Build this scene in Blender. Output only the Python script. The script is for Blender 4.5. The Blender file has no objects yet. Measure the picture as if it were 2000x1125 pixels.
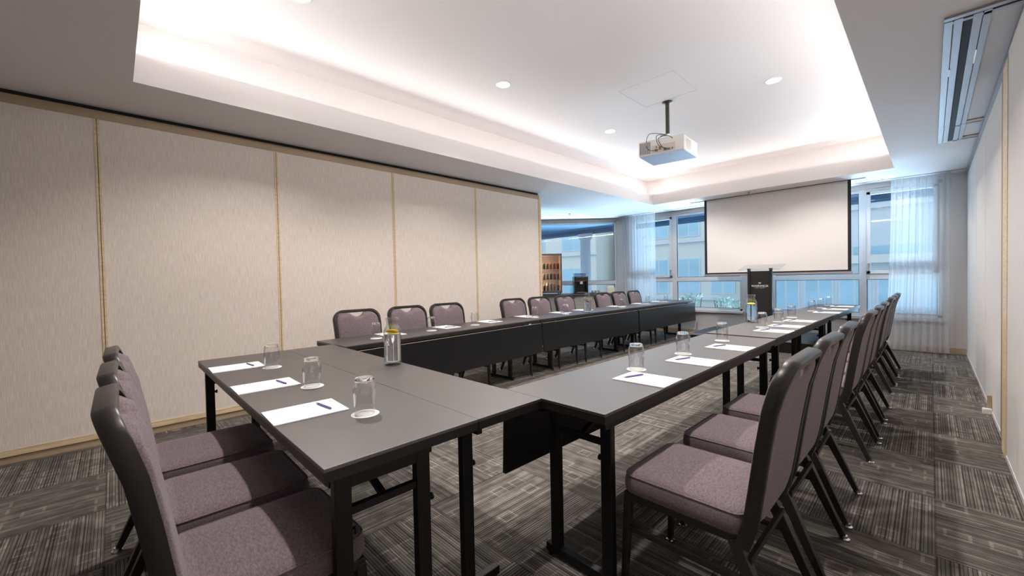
import bpy, bmesh, math, random
from mathutils import Vector, Matrix
random.seed(7)
C = bpy.context.scene.collection
PI = math.pi
H = 2.70           # lower ceiling
HU = 3.25          # raised ceiling inside the cove
XL, XR, YB = -4.64, 0.37, 8.99

# ------------------------------------------------------------------ helpers
def lin(r, g, b):
    f = lambda c: (c/255/12.92) if c/255 <= .04045 else ((c/255+.055)/1.055)**2.4
    return (f(r), f(g), f(b), 1)

def new_mat(name):
    m = bpy.data.materials.new(name); m.use_nodes = True
    nt = m.node_tree; b = nt.nodes['Principled BSDF']
    return m, nt, b

def pmat(name, col, rough=.5, metal=0, spec=.5, coat=0, bump=None, var=None, sheen=0):
    """plain principled; bump=(scale vec, strength, dist), var=(scale vec, amount)"""
    m, nt, b = new_mat(name)
    b.inputs['Base Color'].default_value = col
    b.inputs['Roughness'].default_value = rough
    b.inputs['Metallic'].default_value = metal
    b.inputs['Specular IOR Level'].default_value = spec
    b.inputs['Coat Weight'].default_value = coat
    b.inputs['Sheen Weight'].default_value = sheen
    tc = nt.nodes.new('ShaderNodeTexCoord')
    def noise(sc, det=3):
        mp = nt.nodes.new('ShaderNodeMapping'); mp.inputs['Scale'].default_value = sc
        nt.links.new(tc.outputs['Object'], mp.inputs['Vector'])
        n = nt.nodes.new('ShaderNodeTexNoise'); n.inputs['Scale'].default_value = 1
        n.inputs['Detail'].default_value = det
        nt.links.new(mp.outputs[0], n.inputs['Vector']); return n
    if var:
        n = noise(var[0]); mx = nt.nodes.new('ShaderNodeMixRGB'); a = var[1]
        r = nt.nodes.new('ShaderNodeMapRange'); r.inputs[1].default_value = .3; r.inputs[2].default_value = .7
        nt.links.new(n.outputs['Fac'], r.inputs[0]); nt.links.new(r.outputs[0], mx.inputs[0])
        mx.inputs[1].default_value = tuple(c*(1-a) for c in col[:3])+(1,)
        mx.inputs[2].default_value = tuple(min(1, c*(1+a)) for c in col[:3])+(1,)
        nt.links.new(mx.outputs[0], b.inputs['Base Color'])
    if bump:
        n = noise(bump[0]); bp = nt.nodes.new('ShaderNodeBump')
        bp.inputs['Strength'].default_value = bump[1]; bp.inputs['Distance'].default_value = bump[2]
        nt.links.new(n.outputs['Fac'], bp.inputs['Height']); nt.links.new(bp.outputs[0], b.inputs['Normal'])
    return m

def emat(name, col, s):
    m, nt, b = new_mat(name)
    b.inputs['Base Color'].default_value = (0.8, .8, .8, 1)
    b.inputs['Emission Color'].default_value = col; b.inputs['Emission Strength'].default_value = s
    return m

def clear_mat(name, tint, gloss=.08, rough=.02, ior=1.45):
    """thin clear sheet: light passes, plus a fresnel reflection"""
    m, nt, b = new_mat(name); nt.nodes.remove(b)
    out = nt.nodes['Material Output']
    t = nt.nodes.new('ShaderNodeBsdfTransparent'); t.inputs[0].default_value = tint
    g = nt.nodes.new('ShaderNodeBsdfGlossy'); g.inputs['Roughness'].default_value = rough
    lw = nt.nodes.new('ShaderNodeLayerWeight'); lw.inputs[0].default_value = .5
    pw = nt.nodes.new('ShaderNodeMath'); pw.operation = 'POWER'; pw.inputs[1].default_value = 3.2
    f = nt.nodes.new('ShaderNodeMath'); f.operation = 'MULTIPLY_ADD'; f.inputs[1].default_value = (ior-1)*1.5; f.inputs[2].default_value = ((ior-1)/(ior+1))**2
    f.use_clamp = True
    nt.links.new(lw.outputs['Facing'], pw.inputs[0]); nt.links.new(pw.outputs[0], f.inputs[0])
    mx = nt.nodes.new('ShaderNodeMixShader')
    nt.links.new(f.outputs[0], mx.inputs[0]); nt.links.new(t.outputs[0], mx.inputs[1]); nt.links.new(g.outputs[0], mx.inputs[2])
    nt.links.new(mx.outputs[0], out.inputs[0])
    return m

def glass_mat(name, col=(1, 1, 1, 1), ior=1.45):
    m, nt, b = new_mat(name)
    b.inputs['Base Color'].default_value = col; b.inputs['Roughness'].default_value = 0.0
    b.inputs['Transmission Weight'].default_value = 1; b.inputs['IOR'].default_value = ior
    return m

def box(bm, x0, x1, y0, y1, z0, z1, bev=0, seg=2, M=None):
    r = bmesh.ops.create_cube(bm, size=1)
    vs = r['verts']
    for v in vs:
        v.co = Vector((x0+(v.co.x+.5)*(x1-x0), y0+(v.co.y+.5)*(y1-y0), z0+(v.co.z+.5)*(z1-z0)))
    if bev:
        es = list({e for v in vs for e in v.link_edges})
        rr = bmesh.ops.bevel(bm, geom=es, offset=bev, segments=seg, profile=.6, affect='EDGES')
        vs = list({v for f in rr['faces'] for v in f.verts} | {v for v in vs if v.is_valid})
    if M is not None:
        for v in vs: v.co = M @ v.co
    return vs

def lathe(bm, prof, n=24, cx=0, cy=0, cap0=False, cap1=False, M=None):
    rings = []
    for r, z in prof:
        ring = []
        if r < 1e-6: ring = [bm.verts.new((cx, cy, z))]
        else:
            for i in range(n):
                a = 2*PI*i/n; ring.append(bm.verts.new((cx+r*math.cos(a), cy+r*math.sin(a), z)))
        rings.append(ring)
    for a, b in zip(rings, rings[1:]):
        for i in range(n):
            j = (i+1) % n
            if len(a) == 1 and len(b) == 1: continue
            if len(a) == 1: bm.faces.new((a[0], b[j], b[i]))
            elif len(b) == 1: bm.faces.new((a[i], a[j], b[0]))
            else: bm.faces.new((a[i], a[j], b[j], b[i]))
    if cap0 and len(rings[0]) > 1: bm.faces.new(list(reversed(rings[0])))
    if cap1 and len(rings[-1]) > 1: bm.faces.new(rings[-1])
    if M is not None:
        for ring in rings:
            for v in ring: v.co = M @ v.co

def sweep(bm, pts, w, d=None, up=Vector((0, 0, 1)), n=4, closed=False, taper=None):
    """tube along pts; n=4 gives a rectangular bar of width w (side) and depth d"""
    pts = [Vector(p) for p in pts]; d = d or w; rings = []; N = len(pts)
    for i, p in enumerate(pts):
        if closed: t = (pts[(i+1) % N]-pts[i-1])
        else: t = pts[min(i+1, N-1)]-pts[max(i-1, 0)]
        t.normalize()
        s = t.cross(up)
        if s.length < 1e-3: s = t.cross(Vector((0, 1, 0)))
        s.normalize(); u = s.cross(t).normalized()
        # keep the section width through bends
        k = 1.0
        if 0 < i < N-1 or closed:
            a = (pts[i]-pts[i-1]).normalized(); b = (pts[(i+1) % N]-pts[i]).normalized()
            c = max(.5, math.sqrt(max(0, (1+a.dot(b))/2))); k = 1/c
        f = taper[i] if taper else 1
        ring = []
        for q in range(n):
            if n == 4: ca, sa = ((-1, -1), (1, -1), (1, 1), (-1, 1))[q]
            else: ca, sa = math.cos(2*PI*q/n), math.sin(2*PI*q/n)
            ring.append(bm.verts.new(p+s*(ca*w/2*f*(k if n == 4 else 1))+u*(sa*d/2*f)))
        rings.append(ring)
    rng = range(N) if closed else range(N-1)
    for i in rng:
        a = rings[i]; b = rings[(i+1) % N]
        for q in range(n):
            bm.faces.new((a[q], a[(q+1) % n], b[(q+1) % n], b[q]))
    if not closed:
        bm.faces.new(list(reversed(rings[0]))); bm.faces.new(rings[-1])

def rrect(hx, hy, rs, seg=5):
    """rounded rectangle outline, rs = corner radii for (+x+y, -x+y, -x-y, +x-y)"""
    out = []
    for k, (sx, sy) in enumerate(((1, 1), (-1, 1), (-1, -1), (1, -1))):
        r = rs[k]; cx, cy = sx*(hx-r), sy*(hy-r)
        for i in range(seg+1):
            a = PI/2*k+PI/2*i/seg
            out.append((cx+r*math.cos(a), cy+r*math.sin(a)))
    return out

def loft(bm, rings, cap=True):
    R = [[bm.verts.new(p) for p in r] for r in rings]; n = len(R[0])
    for a, b in zip(R, R[1:]):
        for i in range(n): bm.faces.new((a[i], a[(i+1) % n], b[(i+1) % n], b[i]))
    if cap: bm.faces.new(list(reversed(R[0]))); bm.faces.new(R[-1])

def obj(name, bm, mat, parent=None, smooth=False, bevel=0):
    bmesh.ops.recalc_face_normals(bm, faces=bm.faces)
    me = bpy.data.meshes.new(name); bm.to_mesh(me); bm.free()
    if smooth:
        for p in me.polygons: p.use_smooth = True
    me.materials.append(mat)
    o = bpy.data.objects.new(name, me); C.objects.link(o)
    if parent: o.parent = parent
    if bevel:
        md = o.modifiers.new('bevel', 'BEVEL'); md.width = bevel; md.segments = 2; md.limit_method = 'ANGLE'
        md.angle_limit = math.radians(40)
    if smooth == 'auto':
        md = o.modifiers.new('split', 'EDGE_SPLIT'); md.split_angle = math.radians(40)
    return o

def boxes(name, L, mat, parent=None, bev=0, bevel=0):
    bm = bmesh.new()
    for b in L: box(bm, *b, bev=bev)
    return obj(name, bm, mat, parent, bevel=bevel)

def thing(name, label, cat, loc=(0, 0, 0), rz=0, group=None):
    o = bpy.data.objects.new(name, None); C.objects.link(o); o.empty_display_size = .1
    o.location = loc; o.rotation_euler = (0, 0, rz)
    tag(o, label, cat, group); return o

def tag(o, label, cat, group=None):
    o['label'] = label; o['category'] = cat
    if group: o['group'] = group
    return o

def struct(o, label=None, cat=None):
    o['kind'] = 'structure'
    if label: o['label'] = label
    if cat: o['category'] = cat
    return o

def snode(name, label, cat, loc=(0, 0, 0), rz=0):
    o = bpy.data.objects.new(name, None); C.objects.link(o); o.location = loc; o.rotation_euler = (0, 0, rz)
    return struct(o, label, cat)

def dup(root, loc, rz, label, group=None):
    r = root.copy(); C.objects.link(r); r.location = loc; r.rotation_euler = (0, 0, rz); r['label'] = label
    if group: r['group'] = group
    for ch in list(root.children):
        c = ch.copy(); C.objects.link(c); c.parent = r
        for g in list(ch.children):
            d = g.copy(); C.objects.link(d); d.parent = c
    return r

# ------------------------------------------------------------------ materials
M = {}
M['ceiling'] = pmat('ceiling_paint', lin(228, 222, 220), .9, bump=((90, 90, 90), .05, .002))
M['plaster'] = pmat('wall_paint', lin(205, 198, 194), .85, bump=((60, 60, 60), .05, .002))
M['wood_edge'] = pmat('pale_oak_trim', lin(224, 202, 164), .5, var=((6, 6, 60), .12))
M['brown_edge'] = pmat('brown_oak_trim', lin(150, 122, 98), .5, var=((40, 40, 3), .15))
M['alu'] = pmat('satin_aluminium', lin(160, 158, 162), .42, .35)
M['alu_white'] = pmat('painted_window_frame', lin(208, 206, 208), .45)
M['black'] = pmat('black_laminate', (.010, .010, .011, 1), .30, spec=.5)
M['black_metal'] = pmat('black_powder_coat', (.007, .006, .0055, 1), .42, spec=.35)
M['dark_gap'] = pmat('dark_recess', (.02, .017, .015, 1), .8)
M['chair_metal'] = pmat('bronze_grey_frame', (.030, .026, .024, 1), .34, .35, spec=.5)
M['chrome'] = pmat('chrome_glide', (.75, .75, .75, 1), .15, 1)
M['paper'] = pmat('white_paper', lin(245, 243, 242), .6)
M['paper_edge'] = pmat('pad_backing', lin(150, 130, 125), .8)
M['pen'] = pmat('violet_pen', lin(98, 92, 158), .3, spec=.6)
M['pen_tip'] = pmat('pen_tip', lin(60, 58, 84), .3, .5)
M['screen'] = pmat('screen_fabric', lin(240, 234, 230), .9)
M['screen_black'] = pmat('screen_border', (.012, .01, .012, 1), .7)
M['white_plastic'] = pmat('white_plastic', lin(232, 228, 224), .4)
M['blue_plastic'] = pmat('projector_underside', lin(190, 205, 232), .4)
M['vent'] = pmat('vent_grille', lin(120, 108, 104), .6)
M['pole'] = pmat('dark_pole', (.06, .055, .05, 1), .35, .6)
M['cable'] = pmat('cable', (.05, .045, .045, 1), .5)
M['riser'] = pmat('riser_carpet', (.035, .045, .06, 1), .55)
M['lectern'] = pmat('lectern_black', (.018, .017, .017, 1), .42)
M['logo'] = pmat('logo_white', lin(225, 225, 225), .6)
M['acrylic'] = clear_mat('acrylic_top', (.96, .98, .985, 1), ior=1.4)
M['pane'] = clear_mat('window_glass', (.90, .955, .975, 1), ior=1.35)
M['glass'] = clear_mat('tumbler_glass', (.97, .973, .976, 1), ior=1.58)
M['glass_solid'] = glass_mat('thick_glass')
M['carafe'] = clear_mat('carafe_glass', (.96, .97, .975, 1), ior=1.66)
M['water'] = glass_mat('carafe_water', (.97, .99, 1, 1), 1.33)
M['lemon'] = pmat('lemon', lin(250, 225, 70), .45, bump=((200, 200, 200), .1, .001))
M['lemon'].node_tree.nodes['Principled BSDF'].inputs['Subsurface Weight'].default_value = .2
M['counter_top'] = pmat('dark_stone', lin(95, 88, 84), .4)
M['cabinet'] = pmat('limed_oak', lin(196, 186, 172), .55, var=((3, 3, 30), .1))
M['stone_bldg'] = pmat('white_render', lin(214, 219, 226), .9)
M['stone_cream'] = pmat('cream_render', lin(222, 222, 216), .9)
M['bldg_glass'] = pmat('building_glass', lin(172, 206, 224), .3, spec=.5, var=((.5, .5, .9), .12))
M['eave'] = pmat('eave_metal', lin(60, 112, 150), .7)
M['ground'] = pmat('street_paving', lin(190, 196, 204), .9)
M['downlight'] = emat('downlight_lens', (1, .97, .93, 1), 9)
M['skirt'] = pmat('skirting', lin(178, 156, 128), .55, var=((40, 2, 2), .1))

def wallcover(name, axis, c0, c1):
    """fine vertical slub of a vinyl wall covering: noise stretched along z"""
    m, nt, b = new_mat(name); L = nt.links
    tc = nt.nodes.new('ShaderNodeTexCoord')
    def n(sc, det):
        mp = nt.nodes.new('ShaderNodeMapping'); mp.inputs['Scale'].default_value = sc
        L.new(tc.outputs['Object'], mp.inputs[0])
        t = nt.nodes.new('ShaderNodeTexNoise'); t.inputs['Scale'].default_value = 1; t.inputs['Detail'].default_value = det
        t.inputs['Roughness'].default_value = .7
        L.new(mp.outputs[0], t.inputs['Vector']); return t
    a = n((230, 230, 9), 3); w = n((1.2, 1.2, 1.0), 2)
    r = nt.nodes.new('ShaderNodeMapRange'); r.inputs[1].default_value = .3; r.inputs[2].default_value = .7
    L.new(a.outputs['Fac'], r.inputs[0])
    mx = nt.nodes.new('ShaderNodeMixRGB'); mx.inputs[1].default_value = c0; mx.inputs[2].default_value = c1
    L.new(r.outputs[0], mx.inputs[0]); L.new(mx.outputs[0], b.inputs['Base Color'])
    bp = nt.nodes.new('ShaderNodeBump'); bp.inputs['Strength'].default_value = .25; bp.inputs['Distance'].default_value = .002
    L.new(a.outputs['Fac'], bp.inputs['Height']); L.new(bp.outputs[0], b.inputs['Normal'])
    b.inputs['Roughness'].default_value = .75; b.inputs['Specular IOR Level'].default_value = .25
    return m
M['wallcover'] = wallcover('slub_wall_covering', 'y', lin(216, 204, 193), lin(247, 237, 227))
M['wallcover_r'] = wallcover('slub_wall_covering_right', 'y', lin(212, 208, 205), lin(228, 224, 221))

def fabric():
    m, nt, b = new_mat('mauve_woven_fabric'); L = nt.links
    tc = nt.nodes.new('ShaderNodeTexCoord')
    def mp(sc):
        q = nt.nodes.new('ShaderNodeMapping'); q.inputs['Scale'].default_value = sc
        L.new(tc.outputs['Object'], q.inputs[0]); return q
    n1 = nt.nodes.new('ShaderNodeTexNoise'); n1.inputs['Scale'].default_value = 1; n1.inputs['Detail'].default_value = 3
    L.new(mp((420, 420, 420)).outputs[0], n1.inputs['Vector'])
    n2 = nt.nodes.new('ShaderNodeTexNoise'); n2.inputs['Scale'].default_value = 1; n2.inputs['Detail'].default_value = 4
    L.new(mp((60, 220, 260)).outputs[0], n2.inputs['Vector'])
    mx = nt.nodes.new('ShaderNodeMixRGB'); mx.inputs[1].default_value = lin(92, 80, 84); mx.inputs[2].default_value = lin(130, 114, 119)
    ad = nt.nodes.new('ShaderNodeMath'); ad.operation = 'MULTIPLY_ADD'; ad.inputs[1].default_value = .5
    L.new(n1.outputs['Fac'], ad.inputs[0])
    m2 = nt.nodes.new('ShaderNodeMath'); m2.operation = 'MULTIPLY'; m2.inputs[1].default_value = .5
    L.new(n2.outputs['Fac'], m2.inputs[0]); L.new(m2.outputs[0], ad.inputs[2])
    r = nt.nodes.new('ShaderNodeMapRange'); r.inputs[1].default_value = .38; r.inputs[2].default_value = .62
    L.new(ad.outputs[0], r.inputs[0]); L.new(r.outputs[0], mx.inputs[0])
    L.new(mx.outputs[0], b.inputs['Base Color'])
    bp = nt.nodes.new('ShaderNodeBump'); bp.inputs['Strength'].default_value = .5; bp.inputs['Distance'].default_value = .0015
    L.new(ad.outputs[0], bp.inputs['Height']); L.new(bp.outputs[0], b.inputs['Normal'])
    b.inputs['Roughness'].default_value = .85; b.inputs['Specular IOR Level'].default_value = .2
    b.inputs['Sheen Weight'].default_value = .15; b.inputs['Sheen Roughness'].default_value = .5
    return m
M['fabric'] = fabric()

def tabletop():
    m, nt, b = new_mat('graphite_table_laminate'); L = nt.links
    tc = nt.nodes.new('ShaderNodeTexCoord')
    n = nt.nodes.new('ShaderNodeTexNoise'); n.inputs['Scale'].default_value = 6; n.inputs['Detail'].default_value = 5
    L.new(tc.outputs['Object'], n.inputs['Vector'])
    r = nt.nodes.new('ShaderNodeMapRange'); r.inputs[1].default_value = .3; r.inputs[2].default_value = .7
    r.inputs[3].default_value = .42; r.inputs[4].default_value = .44
    L.new(n.outputs['Fac'], r.inputs[0]); L.new(r.outputs[0], b.inputs['Roughness'])
    b.inputs['Base Color'].default_value = (.022, .015, .013, 1)
    b.inputs['IOR'].default_value = 2.5
    return m
M['tabletop'] = tabletop()
M['lit_panel_edge'] = pmat('panel_edge_highlight', lin(150, 138, 126), .5)  # tan edge colour, lightened to paint in its highlight
M['table_edge'] = pmat('table_edge_band', (.014, .011, .010, 1), .45)

def carpet():
    m, nt, b = new_mat('carpet_tiles'); L = nt.links; N = nt.nodes
    def math_(op, a, b2=None, c=None):
        q = N.new('ShaderNodeMath'); q.operation = op
        for i, v in enumerate((a, b2, c)):
            if v is None: continue
            if isinstance(v, (int, float)): q.inputs[i].default_value = v
            else: L.new(v, q.inputs[i])
        return q.outputs[0]
    tc = N.new('ShaderNodeTexCoord'); sp = N.new('ShaderNodeSeparateXYZ'); L.new(tc.outputs['Object'], sp.inputs[0])
    T = .655
    x = math_('DIVIDE', math_('SUBTRACT', sp.outputs[0], .015), T)
    y = math_('DIVIDE', math_('ADD', sp.outputs[1], .07), T)
    ix, iy = math_('FLOOR', x), math_('FLOOR', y)
    fx, fy = math_('FRACT', x), math_('FRACT', y)
    par = math_('ABSOLUTE', math_('MODULO', math_('ADD', ix, iy), 2))
    mix = lambda a, c: math_('ADD', math_('MULTIPLY', a, par), math_('MULTIPLY', c, math_('SUBTRACT', 1, par)))
    u = mix(fx, fy); v = mix(fy, fx)      # u crosses the ribs
    tid = math_('ADD', math_('MULTIPLY', ix, 7.31), math_('MULTIPLY', iy, 3.17))
    def white(a, bb, cc):
        cb = N.new('ShaderNodeCombineXYZ')
        for i, q in enumerate((a, bb, cc)):
            if isinstance(q, (int, float)): cb.inputs[i].default_value = q
            else: L.new(q, cb.inputs[i])
        w = N.new('ShaderNodeTexWhiteNoise'); w.noise_dimensions = '3D'; L.new(cb.outputs[0], w.inputs['Vector']); return w.outputs['Value']
    def noise(a, bb, cc, sc=1, det=2):
        cb = N.new('ShaderNodeCombineXYZ')
        for i, q in enumerate((a, bb, cc)):
            if isinstance(q, (int, float)): cb.inputs[i].default_value = q
            else: L.new(q, cb.inputs[i])
        w = N.new('ShaderNodeTexNoise'); w.inputs['Scale'].default_value = sc; w.inputs['Detail'].default_value = det
        L.new(cb.outputs[0], w.inputs['Vector']); return w.outputs['Fac']
    NR = 50
    rib = math_('MULTIPLY', u, NR)
    ribid = math_('FLOOR', rib)
    ribf = math_('FRACT', rib)
    w1 = white(ribid, tid, 1.5)
    # patches where the pale yarn shows, stepping along the rib
    patch = noise(math_('MULTIPLY', math_('FLOOR', math_('MULTIPLY', u, 16)), 1.37), math_('MULTIPLY', v, 7), tid, 1, 1)
    patch2 = noise(math_('MULTIPLY', u, 5), math_('MULTIPLY', v, 5), tid, 1, 1)
    g = math_('MULTIPLY', w1, w1)
    base = math_('ADD', .24, math_('MULTIPLY', g, .20))
    pp = N.new('ShaderNodeMapRange'); pp.inputs[1].default_value = .42; pp.inputs[2].default_value = .62
    L.new(patch, pp.inputs[0])
    pq = N.new('ShaderNodeMapRange'); pq.inputs[1].default_value = .35; pq.inputs[2].default_value = .65
    L.new(patch2, pq.inputs[0])
    base = math_('MULTIPLY', base, math_('ADD', .80, math_('ADD', math_('MULTIPLY', pp.outputs[0], .40), math_('MULTIPLY', pq.outputs[0], .22))))
    thick = math_('LESS_THAN', white(ribid, tid, 9.5), .28)
    gap = math_('GREATER_THAN', ribf, math_('ADD', .24, math_('MULTIPLY', thick, .28)))
    base = math_('MULTIPLY', base, math_('ADD', .28, math_('MULTIPLY', gap, .72)))
    # small square outlines
    gu, gv = math_('MULTIPLY', u, 6), math_('MULTIPLY', v, 4.5)
    cu, cv = math_('FRACT', gu), math_('FRACT', gv)
    keep = math_('GREATER_THAN', white(math_('FLOOR', gu), math_('FLOOR', gv), tid), .68)
    du = math_('ABSOLUTE', math_('SUBTRACT', cu, .5)); dv = math_('ABSOLUTE', math_('SUBTRACT', cv, .5))
    mxd = math_('MAXIMUM', math_('MULTIPLY', du, 1.0), math_('MULTIPLY', dv, 1.15))
    ring = math_('MULTIPLY', math_('LESS_THAN', mxd, .37), math_('GREATER_THAN', mxd, .27))
    ring = math_('MULTIPLY', ring, keep)
    ring = math_('MULTIPLY', ring, math_('ADD', .05, math_('MULTIPLY', gap, .19)))
    base = math_('ADD', base, ring)
    # tile joints
    ed = math_('MINIMUM', math_('MINIMUM', fx, math_('SUBTRACT', 1, fx)), math_('MINIMUM', fy, math_('SUBTRACT', 1, fy)))
    base = math_('MULTIPLY', base, math_('ADD', .6, math_('MULTIPLY', math_('GREATER_THAN', ed, .006), .4)))
    fine = noise(math_('MULTIPLY', sp.outputs[0], 300), math_('MULTIPLY', sp.outputs[1], 300), 0, 1, 2)
    base = math_('MULTIPLY', base, math_('ADD', .55, math_('MULTIPLY', fine, .9)))
    cr = N.new('ShaderNodeMixRGB'); L.new(base, cr.inputs[0])
    cr.inputs[1].default_value = (.012, .010, .009, 1); cr.inputs[2].default_value = (.44, .40, .355, 1)
    L.new(cr.outputs[0], b.inputs['Base Color'])
    bp = N.new('ShaderNodeBump'); bp.inputs['Strength'].default_value = .5; bp.inputs['Distance'].default_value = .004
    L.new(math_('ADD', fine, gap), bp.inputs['Height']); L.new(bp.outputs[0], b.inputs['Normal'])
    b.inputs['Roughness'].default_value = .95; b.inputs['Specular IOR Level'].default_value = .15
    return m
M['carpet'] = carpet()

def sheer(name, t):
    m, nt, b = new_mat(name); nt.nodes.remove(b); L = nt.links
    tr = nt.nodes.new('ShaderNodeBsdfTransparent')
    tl = nt.nodes.new('ShaderNodeBsdfTranslucent'); tl.inputs[0].default_value = (.60, .62, .64, 1)
    df = nt.nodes.new('ShaderNodeBsdfDiffuse'); df.inputs[0].default_value = (.74, .74, .75, 1)
    a = nt.nodes.new('ShaderNodeMixShader'); a.inputs[0].default_value = .5
    L.new(tl.outputs[0], a.inputs[1]); L.new(df.outputs[0], a.inputs[2])
    q = nt.nodes.new('ShaderNodeMixShader'); q.inputs[0].default_value = 1-t
    L.new(tr.outputs[0], q.inputs[1]); L.new(a.outputs[0], q.inputs[2])
    L.new(q.outputs[0], nt.nodes['Material Output'].inputs[0]); return m
M['sheer'] = sheer('sheer_voile', .48)

# ------------------------------------------------------------------ room shell
bm = bmesh.new(); box(bm, -9.0, 1.0, -1.6, 9.4, -.12, 0)
struct(obj('floor', bm, M['carpet']), 'dark grey brown carpet tiles laid in quarter turns', 'floor')

OX0, OX1, OY0, OY1 = -3.92, -.36, .14, 7.84       # cove opening
FZ = 2.91                                          # top of the cove fascia
RX0, RX1, RY0, RY1 = OX0-.26, OX1+.26, OY0-.26, OY1+.26
bm = bmesh.new()
# lower ceiling slab around the opening; its inner faces are the fascia
box(bm, -9.0, OX0, -1.6, 9.4, H, FZ); box(bm, OX1, 1.0, -1.6, 9.4, H, FZ)
box(bm, OX0, OX1, -1.6, OY0, H, FZ); box(bm, OX0, OX1, OY1, 9.4, H, FZ)
# raised part: side walls of the recess and the upper slab
box(bm, RX0-.1, RX0, RY0-.1, RY1+.1, FZ, HU); box(bm, RX1, RX1+.1, RY0-.1, RY1+.1, FZ, HU)
box(bm, RX0, RX1, RY0-.1, RY0, FZ, HU); box(bm, RX0, RX1, RY1, RY1+.1, FZ, HU)
box(bm, RX0-.1, RX1+.1, RY0-.1, RY1+.1, HU, HU+.1)
ceil = struct(obj('ceiling', bm, M['ceiling']), 'white plaster ceiling with a raised rectangular light cove', 'ceiling')
# access panel outlines in the raised ceiling and one in the lower ceiling
def panel_line(name, x0, x1, y0, y1, z):
    w = .004
    return boxes(name, [(x0, x1, y0, y0+w, z-.0015, z+.01), (x0, x1, y1-w, y1, z-.0015, z+.01), (x0, x0+w, y0, y1, z-.0015, z+.01),
                        (x1-w, x1, y0, y1, z-.0015, z+.01)], M['plaster_line'])
M['plaster_line'] = pmat('panel_joint', lin(212, 204, 201), .9)
struct(panel_line('trim_1', -3.1, -2.5, -.9, -.33, H)); struct(panel_line('trim_2', -2.35, -1.75, 3.95, 4.55, HU))

# left operable partition: five panels up to its open end
wl = snode('wall_left', 'beige movable partition wall of fabric covered panels', 'wall', (XL, 0, 0))
seams = [-1.5, -.06, 1.215, 2.505, 3.815, 5.19]
for a, b_ in zip(seams, seams[1:]):
    bm = bmesh.new(); box(bm, -.10, 0, a+.012, b_-.012, .085, 2.60)
    p = obj('wall_panel', bm, M['wallcover'], wl)
    boxes('edge_trim', [(-.002, .006, a+.002, a+.016, .075, 2.60), (-.002, .006, b_-.016, b_-.002, .075, 2.60)], M['wood_edge'], p)
boxes('bottom_rail', [(-.10, .008, -1.5, 5.19, .055, .088), (-.10, .004, -1.5, 5.19, .092, .10)], M['wood_edge'], wl)
boxes('bottom_seal', [(-.09, -.004, -1.5, 5.19, 0, .056)], M['skirt'], wl)
boxes('top_rail', [(-.10, .006, -1.5, 5.19, 2.60, 2.668)], M['skirt'], wl)
boxes('track', [(-.085, -.012, -1.5, 5.19, 2.668, H)], M['dark_gap'], wl)
boxes('end_post', [(-.11, .012, 5.19, 5.235, 0, 2.66)], M['wood_edge'], wl)
boxes('end_seal', [(-.10, -.02, 5.235, 5.25, .02, 2.66)], M['brown_edge'], wl)

# right operable partition
wr = snode('wall_right', 'pale fabric covered partition wall along the right side', 'wall', (XR, 0, 0))
rs = [4.75, 6.1, 7.2, 8.98]
for a, b_ in zip(rs, rs[1:]):
    bm = bmesh.new(); box(bm, 0, .10, a+.004, b_-.004, .03, 2.66); p = obj('wall_panel', bm, M['wallcover_r'], wr)
bm = bmesh.new(); box(bm, -.022, .10, -1.6, 4.17, .03, 2.66); obj('wall_panel', bm, M['wallcover_r'], wr)
boxes('door_jamb', [(-.004, .10, 4.40, 4.75, 0, 2.66)], M['brown_edge'], wr)
boxes('edge_trim', [(-.026, .10, 4.17, 4.40, 0, 2.62)], M['wood_edge'], wr)
boxes('bottom_rail', [(-.004, .10, 4.75, 8.98, 0, .03), (-.026, .10, -1.6, 4.17, 0, .03)], M['alu_white'], wr)
boxes('top_track', [(-.02, .10, -1.6, 8.98, 2.66, H)], M['alu'], wr)

# door stop on the right wall foot
t = thing('door_stop', 'small white door stop at the foot of the right wall', 'door stop', (XR-.028, 5.40, 0))
boxes('block', [(-.03, .026, -.02, .02, 0, .05)], M['white_plastic'], t, bevel=.006)
boxes('bracket', [(.0, .027, .022, .045, 0, .16)], M['skirt'], t, bevel=.003)

# window wall (Y = YB)
def wall_boxes(name, L, mat, **k): return struct(boxes(name, L, mat), **k)
wall_boxes('wall_back', [(-5.30, .50, YB, YB+.22, 0, .50), (-5.30, .50, YB, YB+.22, 2.63, H+.05), (-5.30, -5.06, YB, YB+.22, .5, 2.63),
                         (-2.63, -2.12, YB, YB+.22, .5, 2.63), (.12, .50, YB, YB+.22, .5, 2.63)], M['plaster'],
           label='off-white wall with window openings at the far end', cat='wall')
struct(boxes('baseboard_back', [(-5.28, XR, YB-.014, YB, 0, .09)], M['skirt']))

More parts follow.
